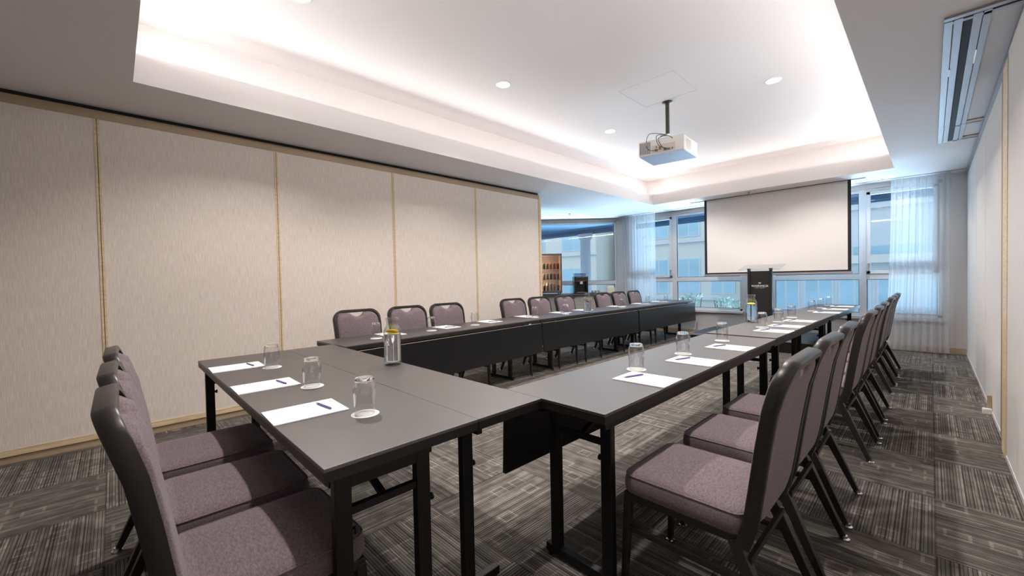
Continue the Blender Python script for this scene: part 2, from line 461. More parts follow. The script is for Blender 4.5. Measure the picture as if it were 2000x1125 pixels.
def make_window(name, label, parent_loc, rz, W, mull, z0, z1, zt, sash):
    """local x along the wall, y = out; frame from x 0..W"""
    w = snode(name, label, 'window', parent_loc, rz); f = .05
    L = [(0, W, .02, .10, z0, z0+f), (0, W, .02, .10, z1-f, z1), (0, f, .02, .10, z0, z1), (W-f, W, .02, .10, z0, z1),
         (0, W, .015, .10, zt-.045, zt+.045)]
    for mx in mull: L.append((mx-.05, mx+.05, .012, .10, z0, z1))
    boxes('window_frame', L, M['alu_white'], w, bevel=.004)
    L = []
    for (a, b_) in sash:      # an opening sash has its own inner frame
        for q in ((a, b_, -.006, .05, zt+.045, zt+.095), (a, b_, -.006, .05, z1-.10, z1-f), (a, a+.05, -.006, .05, zt+.045, z1-f), (b_-.05, b_, -.006, .05, zt+.045, z1-f)):
            L.append(q)
    if L: boxes('sash', L, M['alu_white'], w, bevel=.005)
    xs = [f]+[q for mx in mull for q in (mx-.05, mx+.05)]+[W-f]
    G = []
    for i in range(0, len(xs), 2):
        boxes('pane', [(xs[i], xs[i+1], .055, .058, zt+.045, z1-f)], M['pane'], w)
        boxes('pane', [(xs[i], xs[i+1], .055, .058, z0+f, zt-.045)], M['pane'], w)
        for (za, zb) in ((zt+.045, z1-f), (z0+f, zt-.045)):
            G += [(xs[i], xs[i]+.008, .045, .054, za, zb), (xs[i+1]-.008, xs[i+1], .045, .054, za, zb), (xs[i], xs[i+1], .045, .054, za, za+.008), (xs[i], xs[i+1], .045, .054, zb-.008, zb)]
    boxes('gasket', G, M['black_metal'], w)
    boxes('window_sill', [(-.02, W+.02, -.055, .03, z0-.045, z0+.006)], M['alu_white'], w, bevel=.006)
    for (a, b_) in sash:
        hx = a+.025 if a > 0.6 else b_-.025
        h = boxes('handle', [(hx-.012, hx+.012, -.045, -.007, 1.35, 1.40), (hx-.008, hx+.008, -.05, -.036, 1.27, 1.40)], M['alu'], w, bevel=.004)
    return w
make_window('window_2', 'aluminium window left of the projection screen', (-5.06, YB, 0), 0, 2.43, [1.05], .52, 2.63, 1.18, [(.05, 1.0)])
make_window('window_3', 'aluminium window right of the projection screen, partly behind the curtain', (-2.12, YB, 0), 0, 2.24, [1.32], .52, 2.63, 1.18, [(1.37, 2.19)])

# angled bay wall beyond the partition
cx, cy = -5.27, 8.99
ANG = math.atan2(-.716, -.698)              # direction leftwards along the bay wall
BAY = Matrix.Translation((cx, cy, 0)) @ Matrix.Rotation(ANG+PI, 4, 'Z')   # local -x runs left, local +y goes outside
bayrz = ANG+PI
def bay(t, n, z=0): return BAY @ Vector((-t, -n, z))      # t to the left of the corner, n into the room
w = boxes('wall_bay', [(-4.2, .15, 0, .22, 0, .52), (-4.2, .15, 0, .22, 2.63, H+.05), (-.17, .15, 0, .22, .5, 2.64), (-4.2, -3.2, 0, .22, .5, 2.64)], M['plaster'])
w.location = (cx, cy, 0); w.rotation_euler = (0, 0, bayrz); struct(w, 'angled off-white bay wall beyond the partition', 'wall')
p = BAY @ Vector((-3.2, 0, 0))
make_window('window_1', 'large fixed window in the angled bay behind the drinks fridge', (p.x, p.y, 0), bayrz, 3.03, [], .56, 2.63, 1.135, [])
e = BAY @ Vector((-4.0, 0, 0))
struct(boxes('wall_far_left', [(e.x-.15, e.x, -1.6, e.y+.1, 0, H)], M['plaster']), 'plain wall beyond the partition', 'wall')
struct(boxes('wall_front', [(-9, 1.0, -1.75, -1.55, 0, H)], M['plaster']), 'plain wall behind the camera', 'wall')

# ceiling tracks of the movable wall, upper right
tr = snode('trim_3', 'aluminium partition track framing a ceiling pocket', 'ceiling track')
X0, X1, Y0, Y1 = .052, XR, 3.50, 6.72
z = H
boxes('rail', [(X0, X0+.035, Y0, Y1, z-.014, z+.02), (X0+.04, X0+.075, Y0, Y1, z-.014, z+.02), (X0+.115, X0+.150, Y0, Y1, z-.014, z+.02), (X0+.155, X0+.185, Y0, Y1, z-.012, z+.02),
               (X0, X1, Y0-.05, Y0-.012, z-.014, z+.02), (X0, X1, Y0+.02, Y0+.05, z-.012, z+.02),
               (X0+.115, X1, 6.02, 6.06, z-.014, z+.02), (X0+.115, X1, Y1-.04, Y1, z-.014, z+.02)], M['alu'], tr)
boxes('slot', [(X0+.077, X0+.113, Y0, Y1, z-.004, z+.01), (X0, X1, Y0-.010, Y0+.018, z-.004, z+.01)], M['dark_gap'], tr)
boxes('inner_lip', [(X0+.187, X1-.02, 5.93, 6.02, z-.010, z+.01), (X0+.187, X1-.02, Y1-.12, Y1-.04, z-.010, z+.01)], M['skirt'], tr)
boxes('hinge', [(X0+.034, X0+.041, Y0+.8, Y0+.95, z-.018, z), (X0+.149, X0+.156, Y0+.55, Y0+.8, z-.018, z), (X0+.034, X0+.041, Y1-.75, Y1-.6, z-.018, z)], M['chrome'], tr)

# narrow slots the screen drops through
struct(boxes('trim_4', [(-3.35, -.70, 8.24, 8.30, H-.004, H+.01)], M['dark_gap']))
struct(boxes('trim_5', [(-5.25, .35, 8.70, 8.725, H-.006, H+.01)], M['alu']))

# ------------------------------------------------------------------ chair
def chair_proto():
    t = thing('banquet_chair', '', 'chair')
    # seat cushion, crowned, rounded corners
    def seat_ring(ins, z, hx=.222, y0=-.165, y1=.288):
        hy = (y1-y0)/2; cy_ = (y0+y1)/2
        o = rrect(hx-ins, hy-ins, (max(.055-ins, .02), max(.055-ins, .02), max(.045-ins, .015), max(.045-ins, .015)), 6)
        return [(x, y+cy_, z) for x, y in o]
    bm = bmesh.new()
    prof = [(.006, .402), (0, .412), (-.002, .43), (.001, .452), (.006, .466), (.014, .474), (.03, .480), (.06, .485), (.11, .489), (.17, .491)]
    loft(bm, [seat_ring(i, z_) for i, z_ in prof])
    seat = obj('seat', bm, M['fabric'], t, smooth=True)
    bm = bmesh.new(); sweep(bm, seat_ring(.006, .470), .006, .006, n=6, closed=True); obj('piping', bm, M['fabric'], seat, smooth=True)
    # frame under the seat
    bm = bmesh.new()
    box(bm, -.215, -.188, -.155, .276, .372, .402, bev=.004); box(bm, .188, .215, -.155, .276, .372, .402, bev=.004)
    box(bm, -.20, .20, .253, .276, .372, .402, bev=.004); box(bm, -.20, .20, -.155, -.132, .372, .402, bev=.004)
    obj('seat_frame', bm, M['chair_metal'], t)
    for s in (-1, 1):
        bm = bmesh.new(); sweep(bm, [(s*.200, .262, .385), (s*.202, .273, .2), (s*.205, .284, .012)], .034, .030, up=Vector((0, 1, 0)), taper=[1, .9, .72])
        l = obj('leg', bm, M['chair_metal'], t, bevel=.003)
        bm = bmesh.new(); lathe(bm, [(.0, .02), (.012, .02), (.012, .012), (.019, .008), (.019, 0), (0, 0)], 14, s*.205, .284); obj('glide', bm, M['chrome'], l, smooth='auto')
        bm = bmesh.new(); sweep(bm, [(s*.200, -.125, .385), (s*.205, -.165, .30), (s*.212, -.240, .13), (s*.216, -.292, .012)], .034, .036, up=Vector((0, 1, 0)), taper=[1.05, 1.1, .9, .68])
        l = obj('leg', bm, M['chair_metal'], t, bevel=.003)
        bm = bmesh.new(); lathe(bm, [(.0, .022), (.013, .022), (.013, .012), (.021, .008), (.021, 0), (0, 0)], 14, s*.216, -.296); obj('glide', bm, M['chrome'], l, smooth='auto')
        bm = bmesh.new(); sweep(bm, [(s*.203, .270, .255), (s*.207, -.185, .255)], .014, .022); obj('stretcher', bm, M['chair_metal'], t)
    bm = bmesh.new(); sweep(bm, [(-.205, -.172, .33), (.205, -.172, .33)], .014, .022); obj('stretcher', bm, M['chair_metal'], t)
    # back: an arch of flat tube leaning back
    def yb(z_):
        P = [(.36, -.150), (.45, -.178), (.55, -.194), (.70, -.216), (.84, -.240), (.92, -.264), (1.0, -.294)]
        for (a, ya), (b_, y2) in zip(P, P[1:]):
            if z_ <= b_: return ya+(y2-ya)*(z_-a)/(b_-a)
        return P[-1][1]
    path = []
    for z_ in (.37, .45, .53, .61, .70, .77, .83): path.append((-.208-.035*(z_-.37), yb(z_), z_))
    R = .085; ztop = .972; hx = .225
    for i in range(0, 9):
        a = PI-PI/2*i/8; path.append((-hx+R+R*math.cos(a), 0, ztop-R+R*math.sin(a)))
    path = [(x, yb(z_) if k > 6 else y, z_) for k, (x, y, z_) in enumerate(path)]
    full = path+[(-x, y, z_) for x, y, z_ in reversed(path)]
    bm = bmesh.new()
    # frame of rectangular section: 26 mm seen from the front, 44 mm deep
    rings = []
    for i, p_ in enumerate(full):
        p_ = Vector(p_); tq = (Vector(full[min(i+1, len(full)-1)])-Vector(full[max(i-1, 0)])).normalized()
        dn = Vector((0, 1, .22)).normalized(); s_ = tq.cross(dn).normalized(); dn = s_.cross(tq).normalized()
        sec = [(-.013, -.017), (-.009, -.022), (.009, -.022), (.013, -.017), (.013, .017), (.009, .022), (-.009, .022), (-.013, .017)]
        rings.append([p_+s_*a+dn*b_ for a, b_ in sec])
    loft(bm, rings); obj('back_frame', bm, M['chair_metal'], t, smooth='auto')
    # padded back inside the arch, with a hand hole under the top bar
    NX, NZ = 29, 26
    def top_z(x):
        ax = abs(x); xi = .212
        if ax > xi-R: z0_ = (.956-R)+math.sqrt(max(0, R*R-(ax-(xi-R))**2))
        else: z0_ = .956
        d = .040*max(0, 1-(ax/.075)**2)
        return z0_-d
    def bot_z(x): return .425+.05*(max(0, abs(x)-.12)/.077)**2
    def pt(i, j, side):
        a = -1+2*i/(NX-1); x = .212*math.sin(a*PI/2)*.35+.212*a*.65
        zt_, zb_ = top_z(x), bot_z(x); q = j/(NZ-1); z_ = zb_+(zt_-zb_)*q
        e = min(1, (1-abs(x)/.2125)/.10, q/.07, (1-q)/.05); e = math.sqrt(max(0, 1-(1-e)**2)) if e < 1 else 1
        th = (.014+.016*e) if side > 0 else (.012+.008*e)
        bulge = .012*(1-(x/.215)**2) if side > 0 else 0
        return Vector((x*(1-.045*max(0, (.9-z_)/.45)), yb(z_)+side*(th)+bulge*e, z_))
    bm = bmesh.new(); G = {}
    for s in (1, -1):
        for i in range(NX):
            for j in range(NZ): G[s, i, j] = bm.verts.new(pt(i, j, s))
        for i in range(NX-1):
            for j in range(NZ-1): bm.faces.new((G[s, i, j], G[s, i+1, j], G[s, i+1, j+1], G[s, i, j+1]))
    loop = [(i, 0) for i in range(NX)]+[(NX-1, j) for j in range(1, NZ)]+[(i, NZ-1) for i in range(NX-2, -1, -1)]+[(0, j) for j in range(NZ-2, 0, -1)]
    for (a, b_), (c, d) in zip(loop, loop[1:]+loop[:1]): bm.faces.new((G[1, a, b_], G[1, c, d], G[-1, c, d], G[-1, a, b_]))
    obj('backrest', bm, M['fabric'], t, smooth=True)
    return t

proto = chair_proto(); first = [True]
def place_chair(x, y, rz, label, group):
    if first[0]:
        proto.location = (x, y, 0); proto.rotation_euler = (0, 0, rz); proto['label'] = label; proto['group'] = group; first[0] = False
        return proto
    return dup(proto, (x, y, 0), rz, label, group)

g = 'chairs along the right row of tables'
RY = [1.65, 2.21, 2.765, 3.75, 4.30, 4.85, 5.87, 6.40, 6.96]
RL = ['mauve banquet chair nearest in the right row, its whole seat in view',
      'mauve banquet chair second from the front of the right row',
      'mauve banquet chair third in the right row, last before the gap',
      'mauve banquet chair fourth in the right row, first after the gap',
      'mauve banquet chair fifth along the right row of tables',
      'mauve banquet chair sixth along the right row, third after the gap',
      'mauve banquet chair seventh along the right row, third from the windows',
      'mauve banquet chair eighth along the right row, second from the windows',
      'mauve banquet chair last in the right row, nearest the window curtain']
RX = [-.580, -.582, -.584, -.570, -.568, -.568, -.572, -.572, -.572]
for x, y, l in zip(RX, RY, RL): place_chair(x, y, PI/2+math.radians(random.uniform(-1, 1)), l, g)
g = 'chairs at the head table'
for x, y, l in ((-1.444, .262, 'mauve banquet chair nearest the camera at the head table'),
                (-1.948, .262, 'mauve banquet chair in the middle of the three at the head table'),
                (-2.480, .268, 'mauve banquet chair at the head table closest to the left partition')):
    place_chair(x, y, math.radians(random.uniform(-1, 1)), l, g)
g = 'chairs behind the left row of tables'
LP = [(-3.76, 1.74, 'mauve banquet chair at the near end of the left row'),
      (-3.80, 2.33, 'mauve banquet chair second along the left row, behind the lemon carafe'),
      (-3.83, 2.87, 'mauve banquet chair third along the left row, before the wide gap'),
      (-3.87, 4.03, 'mauve banquet chair fourth in the left row, just after the wide gap'),
      (-3.88, 4.60, 'mauve banquet chair fifth in the left row, in front of the partition end'),
      (-3.87, 5.20, 'mauve banquet chair sixth in the left row, below the drinks fridge'),
      (-3.87, 6.29, 'mauve banquet chair seventh in the left row, right of the far carafe'),
      (-3.87, 6.84, 'mauve banquet chair eighth in the left row, one before the last'),
      (-3.87, 7.41, 'mauve banquet chair last in the left row, beside the left curtain')]
for x, y, l in LP: place_chair(x, y, -PI/2+math.radians(random.uniform(-1.5, 1.5)), l, g)

# ------------------------------------------------------------------ tables
def make_table(label, loc, rz, Ln, Wd, panel=True, group=None, ztop=.74, inset=(.12, .12), single=False, legs_y=None, latch=True):
    """local: length along +x from 0..Ln, user side at y=0, aisle side at y=Wd"""
    t = thing('folding_table', label, 'table', loc, rz, group)
    bm = bmesh.new(); box(bm, 0, Ln, 0, Wd, ztop-.012, ztop); obj('tabletop', bm, M['tabletop'], t, bevel=.0015)
    bm = bmesh.new(); box(bm, .001, Ln-.001, .001, Wd-.001, ztop-.042, ztop-.0125); obj('edge_band', bm, M['table_edge'], t)
    y0, y1 = legs_y or (.025, .305)
    boxes('apron', [(.05, Ln-.05, .03, .055, ztop-.082, ztop-.0425), (.05, Ln-.05, min(Wd-.055, y1+.06), min(Wd-.03, y1+.085), ztop-.082, ztop-.0425)], M['black_metal'], t)
    for e in (0, 1):
        X = inset[0] if e == 0 else Ln-inset[1]
        sg = 1 if e == 0 else -1
        ys = (y0,) if single else (y0, y1)
        for y in ys:
            bm = bmesh.new(); box(bm, X-.016, X+.016, y, y+.05, .035, ztop-.043); lg = obj('leg', bm, M['black_metal'], t, bevel=.003)
            bm = bmesh.new(); M_ = Matrix.Translation((X, y+.05, .52)) @ Matrix.Rotation(-PI/2, 4, 'X')
            lathe(bm, [(0, 0), (.008, 0), (.008, .008), (.012, .010), (.012, .016), (0, .016)], 10, M=M_); obj('knob', bm, M['black_metal'], lg)
        boxes('foot_bar', [(X-.017, X+.017, y0-.03, (y1 if not single else y0+.10)+.08, .012, .048)], M['black_metal'], t, bevel=.003)
        bm = bmesh.new()
        for y in (y0-.012, (y1 if not single else y0+.10)+.06): lathe(bm, [(0, .013), (.012, .013), (.012, .006), (.017, .005), (.017, 0), (0, 0)], 12, X, y)
        obj('glide', bm, M['black_metal'], t)
        if not single:
            boxes('cross_bar', [(X-.011, X+.011, y0+.05, y1, ztop-.165, ztop-.143), (X-.014, X+.014, y0+.05, y1, ztop-.082, ztop-.0425)], M['black_metal'], t)
            ym = (y0+y1+.05)/2
            bm = bmesh.new(); sweep(bm, [(X, ym, ztop-.155), (X+sg*.30, ym, ztop-.05)], .022, .012); obj('brace', bm, M['black_metal'], t)
    if panel:
        bm = bmesh.new(); M_ = Matrix.Translation((0, Wd+.016, ztop-.052)) @ Matrix.Rotation(math.radians(2.5), 4, 'X')
        box(bm, .012, Ln-.012, 0, .020, -.365, 0, M=M_); mp_ = obj('modesty_panel', bm, M['black'], t, bevel=.0015)
        bm = bmesh.new(); box(bm, .012, Ln-.012, .0005, .0195, .0002, .0022, M=M_); obj('edge_strip', bm, M['lit_panel_edge'], mp_)  # thin top edge with the highlight put into its colour
        boxes('hinge_bracket', [(X_-.02, X_+.02, Wd-.05, Wd+.014, ztop-.060, ztop-.043) for X_ in (.3, Ln-.3)], M['black_metal'], t)
    return t

# right row (user side towards +X): local +x -> world -Y? use rz=90deg: x->+Y, y->-X
g = 'tables of the right row'
make_table('near table of the right row, its pale top reflecting the screen', (-.854, 1.305, 0), PI/2, 2.43, .536, group=g, inset=(.10, .14), legs_y=(.03, .30))
make_table('middle table of the right row, carrying the carafe in front of the lectern', (-.852, 3.745, 0), PI/2-math.radians(.8), 2.37, .54, group=g, ztop=.748, inset=(.255, .20), legs_y=(.05, .32))
make_table('far table of the right row, ending by the right window', (-.819, 6.125, 0), PI/2-math.radians(1.2), 2.20, .54, group=g, ztop=.744, legs_y=(.09, .34))
# left row (user side towards -X, panel towards +X): rz=-90: x -> -Y, y -> +X
g = 'tables of the left row with hanging black panels'
def left_table(label, xa, ya, xb, yb_, W, **k):
    """front (aisle) edge from (xa,ya) near to (xb,yb) far"""
    d = Vector((xa-xb, ya-yb_, 0)); Ln = d.length; rz = math.atan2(d.y, d.x); d.normalize()
    nrm = Vector((-d.y, d.x, 0))    # +y local
    p_ = Vector((xb, yb_, 0))-nrm*W
    return make_table(label, (p_.x, p_.y, 0), rz, Ln, W, group=g, **k)
left_table('near table of the left row, behind the head tables', -3.315, 1.325, -3.492, 3.885, .53, inset=(.36, .10))
left_table('middle table of the left row, with the tall carafe on it', -3.494, 3.895, -3.494, 6.345, .54, inset=(.33, .42))
left_table('far table of the left row, its black panel catching blue daylight', -3.494, 6.355, -3.485, 8.70, .54, inset=(.20, .21))
# head: two tables side by side, users at -Y
g = 'tables closing the head of the U'
make_table('nearest head table, with three notepads and three tumblers', (-3.515, .400, 0), 0, 2.345, .553, panel=False, group=g, legs_y=(.03, .295), inset=(.045, .024))
make_table('narrower head table behind the nearest one, carrying the lemon carafe', (-3.515, .955, 0), 0, 2.345, .348, panel=False, group=g, single=True, legs_y=(.0, .2), inset=(.12, .12))

# ------------------------------------------------------------------ tableware
def lathe_obj(name, prof, mat, parent, n=32):
    bm = bmesh.new(); lathe(bm, prof, n); return obj(name, bm, mat, parent, smooth=True)
# upside-down tumbler as one closed solid: outside wall up, over the base, inside wall down
SH = [(.0387, 0), (.0400, .03), (.0425, .07), (.0438, .095), (.0425, .108), (.0375, .128), (.0362, .128), (.0398, .104), (.0416, .094), (.0405, .07), (.0380, .03), (.0368, 0)]
BS = [(.0375, .1282), (.0362, .136), (.0333, .142), (.028, .144), (0, .144), (0, .130), (.028, .1300), (.0340, .1282)]
def tumbler_proto():
    t = thing('tumbler', '', 'glass')
    bm = bmesh.new(); lathe(bm, SH+[SH[0]], 36); bmesh.ops.remove_doubles(bm, verts=bm.verts, dist=1e-6); obj('glass_wall', bm, M['glass'], t, smooth=True)
    bm = bmesh.new(); lathe(bm, BS+[BS[0]], 36); bmesh.ops.remove_doubles(bm, verts=bm.verts, dist=1e-6); obj('thick_base', bm, M['glass_solid'], t, smooth=True)
    return t
def coaster_proto():
    bm = bmesh.new(); lathe(bm, [(0, 0), (.052, 0), (.053, .001), (.052, .002), (0, .002)], 36); return obj('coaster', bm, M['paper'], None)
def pad_proto():
    t = thing('notepad', '', 'notepad')
    boxes('sheets', [(-.105, .105, 0, .27, .0008, .005)], M['paper'], t); boxes('backing', [(-.105, .105, 0, .27, 0, .0008)], M['paper_edge'], t)
    return t
def pen_proto():
    t = thing('pen', '', 'pen')
    Mx = Matrix.Translation((0, 0, .0045)) @ Matrix.Rotation(-PI/2, 4, 'X')
    bm = bmesh.new(); lathe(bm, [(0, -.062), (.0040, -.060), (.0042, -.02), (.0042, .045), (.0026, .058), (0, .060)], 12, M=Mx); obj('barrel', bm, M['pen'], t, smooth=True)
    bm = bmesh.new(); lathe(bm, [(0, .058), (.0022, .058), (.0006, .070), (0, .070)], 10, M=Mx); obj('tip', bm, M['pen_tip'], t)
    boxes('clip', [(-.0012, .0012, -.056, -.020, .0088, .0100)], M['chrome'], t)
    return t
P = dict(tumbler=[tumbler_proto(), 0], coaster=[coaster_proto(), 0], pad=[pad_proto(), 0], pen=[pen_proto(), 0])
def put(kind, loc, rz, label, cat, group):
    o, n = P[kind]
    if n == 0: o.location = loc; o.rotation_euler = (0, 0, rz); o['label'] = label; o['category'] = cat; o['group'] = group
    else:
        c = dup(o, loc, rz, label, group); c['category'] = cat
    P[kind][1] = 1
# place settings: (where words, table z, pad (x,y) at its user-side edge, facing, coaster xy)
SET = []
HT = .74
hw = ['nearest the camera', 'in the middle', 'nearest the left partition']
for w_, x, cxx, cyy in zip(hw, (-1.758, -2.355, -3.03), (-1.545, -2.160, -2.850), (.690, .697, .688)):
    SET.append((w_+' on the head table', HT, (x, .402), 0, (cxx, cyy), 'head'))
rw = ['first from the near end of the right row', 'second from the near end of the right row', 'third of the near right table',
      'fourth in the right row, beside the carafe', 'fifth in the right row', 'sixth in the right row, ending the middle table',
      'seventh in the right row, first on the far table', 'eighth in the right row, second on the far table', 'last in the right row, by the window']
RPY = [1.895, 2.48, 3.10, 4.17, 4.62, 5.20, 6.55, 7.20, 7.85]
RCY = [2.064, 2.675, 3.40, 4.42, 5.02, 5.60, 6.75, 7.40, 8.05]
for i, w_ in enumerate(rw):
    zz = (.74, .748, .744)[i//3]; ex = (-.852, -.835, -.795)[i//3]
    SET.append((w_, zz, (ex-.003, RPY[i]), PI/2, (-1.142 if i < 3 else -1.125, RCY[i]), 'right'))
lw = ['first from the near end of the left row', 'second in the left row, right of the lemon carafe', 'third in the left row, before the wide gap',
      'fourth in the left row, by the table joint', 'fifth in the left row, left of the far carafe', 'sixth in the left row, right of the far carafe',
      'seventh in the left row, at the second table joint', 'eighth in the left row, one before the end', 'last in the left row, by the left curtain']
LPY = [1.93, 2.62, 3.30, 4.05, 4.78, 5.35, 6.35, 7.2, 7.95]
LC = [(-3.55, 1.71), (-3.62, 2.35), (-3.66, 2.96), (-3.68, 4.00), (-3.68, 4.66), (-3.68, 5.19), (-3.70, 6.24), (-3.70, 7.15), (-3.70, 7.90)]
for i, w_ in enumerate(lw):
    SET.append((w_, HT, ((-3.84, -3.88, -3.93, -4.02, -4.02, -4.02, -4.02, -4.02, -4.02)[i], LPY[i]), -PI/2, LC[i], 'left'))
for w_, zz, pd, rz, co, row in SET:
    rz2 = rz+math.radians(random.uniform(-2, 2))
    put('pad', (pd[0], pd[1], zz), rz2, 'white notepad '+w_, 'notepad', 'notepads on the '+row+' tables')
    # pen lies across the far end of the pad
    off = Matrix.Rotation(rz2, 4, 'Z') @ Vector((.0, .205, 0))
    put('pen', (pd[0]+off.x, pd[1]+off.y, zz+.005), rz2+math.radians(98 if row == 'head' else 70), 'violet pen lying on the notepad '+w_, 'pen', 'pens on the '+row+' tables')
    put('coaster', (co[0], co[1], zz), 0, 'round white paper coaster '+w_, 'coaster', 'coasters on the '+row+' tables')
    put('tumbler', (co[0], co[1], zz+.0022), random.random(), 'upturned clear tumbler '+w_, 'glass', 'upturned tumblers on the '+row+' tables')

# water carafes
BOT = [(a*1.28, b) for a, b in [(0, 0), (.038, 0), (.0405, .004), (.0415, .012), (.0415, .205), (.039, .222), (.031, .238), (.0265, .248), (.0255, .270), (.0300, .276), (.0310, .282), (.0305, .291), (.027, .293),
       (.0245, .290), (.0235, .248), (.0285, .236), (.0365, .219), (.0390, .203), (.0390, .026), (.036, .021), (0, .020)]]
def carafe_proto():
    t = thing('water_carafe', '', 'carafe')
    bm = bmesh.new(); lathe(bm, list(reversed(BOT)), 40); g_ = obj('bottle', bm, M['carafe'], t, smooth=True)
    bm = bmesh.new(); lathe(bm, [(0, .0206), (.0450, .0220), (.0492, .0280), (.0492, .188), (0, .188)], 40); obj('water', bm, M['water'], t, smooth='auto')
    return t
def lemon_slice(t, z, tilt, rz):
    bm = bmesh.new()
    Mx = Matrix.Translation((0, 0, z)) @ Matrix.Rotation(rz, 4, 'Z') @ Matrix.Rotation(tilt, 4, 'X')
    lathe(bm, [(0, -.003), (.036, -.003), (.038, -.002), (.038, .002), (.036, .003), (0, .003)], 24, M=Mx)
    obj('lemon_slice', bm, M['lemon'], t)
car = carafe_proto(); car.location = (-2.345, 1.235, .74); car['label'] = 'clear water carafe with a lemon slice on the head tables'; car['group'] = 'water carafes'
c2 = dup(car, (-1.338, 4.86, .748), 0, 'clear water carafe on the right row, in front of the lectern'); c3 = dup(car, (-3.562, 5.03, .74), 0, 'clear water carafe on the left row of tables')
lemon_slice(car, .199, math.radians(14), 2.2); lemon_slice(car, .207, math.radians(-22), .9)
lemon_slice(c2, .197, math.radians(8), .3)

# ------------------------------------------------------------------ projection screen, lectern, riser
t = thing('projection_screen', 'white pull-down projection screen with black borders before the windows', 'screen', (-1.975, 8.27, 0))
boxes('screen_surface', [(-1.06, 1.062, -.003, 0, 1.30, H)], M['screen'], t)
boxes('screen_border', [(-1.105, -1.06, -.0032, .0002, 1.285, H), (1.062, 1.105, -.0032, .0002, 1.285, H)], M['screen_black'], t)
boxes('bottom_border', [(-1.105, 1.105, -.0034, .0004, 1.270, 1.300)], M['screen_black'], t)
boxes('bottom_bar', [(-1.12, 1.12, -.014, .012, 1.235, 1.272)], M['alu'], t, bevel=.004)

t = thing('stage_riser', 'low black-edged stage platform below the windows', 'platform', (-1.95, 8.19, 0))
boxes('deck', [(-1.16, .70, -.62, .64, .185, .205)], M['riser'], t)
boxes('edge_strip', [(-1.17, .71, -.632, -.618, .175, .207), (-1.172, -1.158, -.63, .65, .175, .207)], M['alu'], t)
boxes('skirt', [(-1.14, .68, -.60, .62, 0, .185)], M['black'], t)

t = thing('lectern', 'tall black lectern with a clear slanted top standing on the riser', 'lectern', (-2.045, 7.90, .2065))
boxes('front_panel', [(-.155, .155, .012, .030, .03, 1.105)], M['lectern'], t)
for sx in (-1, 1):
    bm = bmesh.new(); box(bm, sx*.165-.020, sx*.165+.020, -.010, .045, .0, 1.13, bev=.004)
    p_ = obj('post', bm, M['lectern'], t); boxes('post_cap', [(sx*.165-.024, sx*.165+.024, -.015, .05, 1.13, 1.15)], M['black_metal'], p_)
boxes('base', [(-.26, .26, -.03, .34, 0, .03)], M['lectern'], t, bevel=.004)
Mx = Matrix.Translation((0, .12, 1.165)) @ Matrix.Rotation(math.radians(12), 4, 'X')
bm = bmesh.new(); box(bm, -.31, .31, -.20, .26, -.005, .005, M=Mx); obj('acrylic_top', bm, M['acrylic'], t)
Mx2 = Matrix.Translation((0, .12, 1.165)) @ Matrix.Rotation(math.radians(12), 4, 'X')
bm = bmesh.new(); box(bm, -.31, .31, .2605, .265, -.005, .005, M=Mx2); obj('top_edge', bm, M['alu'], t)
bm = bmesh.new(); box(bm, -.31, .31, -.205, -.2005, -.004, .020, M=Mx2); obj('top_edge', bm, M['acrylic'], t)
def text(body, size, x, y, z, mat, parent, name='lettering', sx=1.0, off=0):
    cu = bpy.data.curves.new(name, 'FONT'); cu.body = body; cu.size = size; cu.align_x = 'CENTER'; cu.extrude = .0008; cu.offset = off
    o = bpy.data.objects.new(name, cu); C.objects.link(o)
    dg = bpy.context.evaluated_depsgraph_get(); me = bpy.data.meshes.new_from_object(o.evaluated_get(dg))
    bpy.data.objects.remove(o); me.materials.clear(); me.materials.append(mat)
    q = bpy.data.objects.new(name, me); C.objects.link(q); q.parent = parent
    q.location = (x, y, z); q.rotation_euler = (PI/2, 0, 0); q.scale = (sx, 1, 1); return q
text('WARWICK', .044, 0, .0105, .835, M['logo'], t, sx=1.18, off=.0009)
text('W', .040, 0, .0105, .885, M['logo'], t, 'crest', sx=1.0, off=.0006)
text('HOTELS  RESORTS', .0155, 0, .0105, .812, M['logo'], t, 'lettering', sx=1.25)

# ------------------------------------------------------------------ projector
RZP = math.radians(-2)
t = thing('projector', 'white projector hanging from the ceiling on a dark pole', 'projector', (-2.11, 4.60, 0), 0)
cxp, cyp = .0, .0
K = 1.522
P0 = [(-1.534, 2.857), (-1.221, 2.919), (-1.237, 3.196), (-1.571, 3.157)]
pts = [((x*K)-(-2.11), (y*K)-4.60) for x, y in P0]
zb, zt_ = 2.617, 2.79
bm = bmesh.new()
def quad_ring(ins, z_):
    c = Vector((sum(p[0] for p in pts)/4, sum(p[1] for p in pts)/4))
    out = []
    for p in pts:
        v = Vector(p)-c; out.append((c.x+v.x*(1-ins/.3), c.y+v.y*(1-ins/.3), z_))
    return out
loft(bm, [quad_ring(.012, zb+.003), quad_ring(0, zb+.014), quad_ring(0, zt_-.01), quad_ring(.012, zt_)]); body = obj('body', bm, M['white_plastic'], t)
bm = bmesh.new(); loft(bm, [quad_ring(.004, zb), quad_ring(.004, zb+.006)]); obj('underside', bm, M['blue_plastic'], t)
a, b_ = Vector(pts[0]), Vector(pts[1]); ex = (b_-a).normalized(); ey = Vector((ex.y, -ex.x))    # outwards towards the room front
def face_box(bm, s0, s1, z0, z1, d0, d1):
    vs = []
    for s_ in (s0, s1):
        for d_ in (d0, d1):
            for z_ in (z0, z1):
                p_ = a+ex*s_+ey*d_; vs.append(bm.verts.new((p_.x, p_.y, z_)))
    for f in ((0, 1, 3, 2), (4, 6, 7, 5), (0, 4, 5, 1), (2, 3, 7, 6), (0, 2, 6, 4), (1, 5, 7, 3)): bm.faces.new([vs[i] for i in f])
bm = bmesh.new()
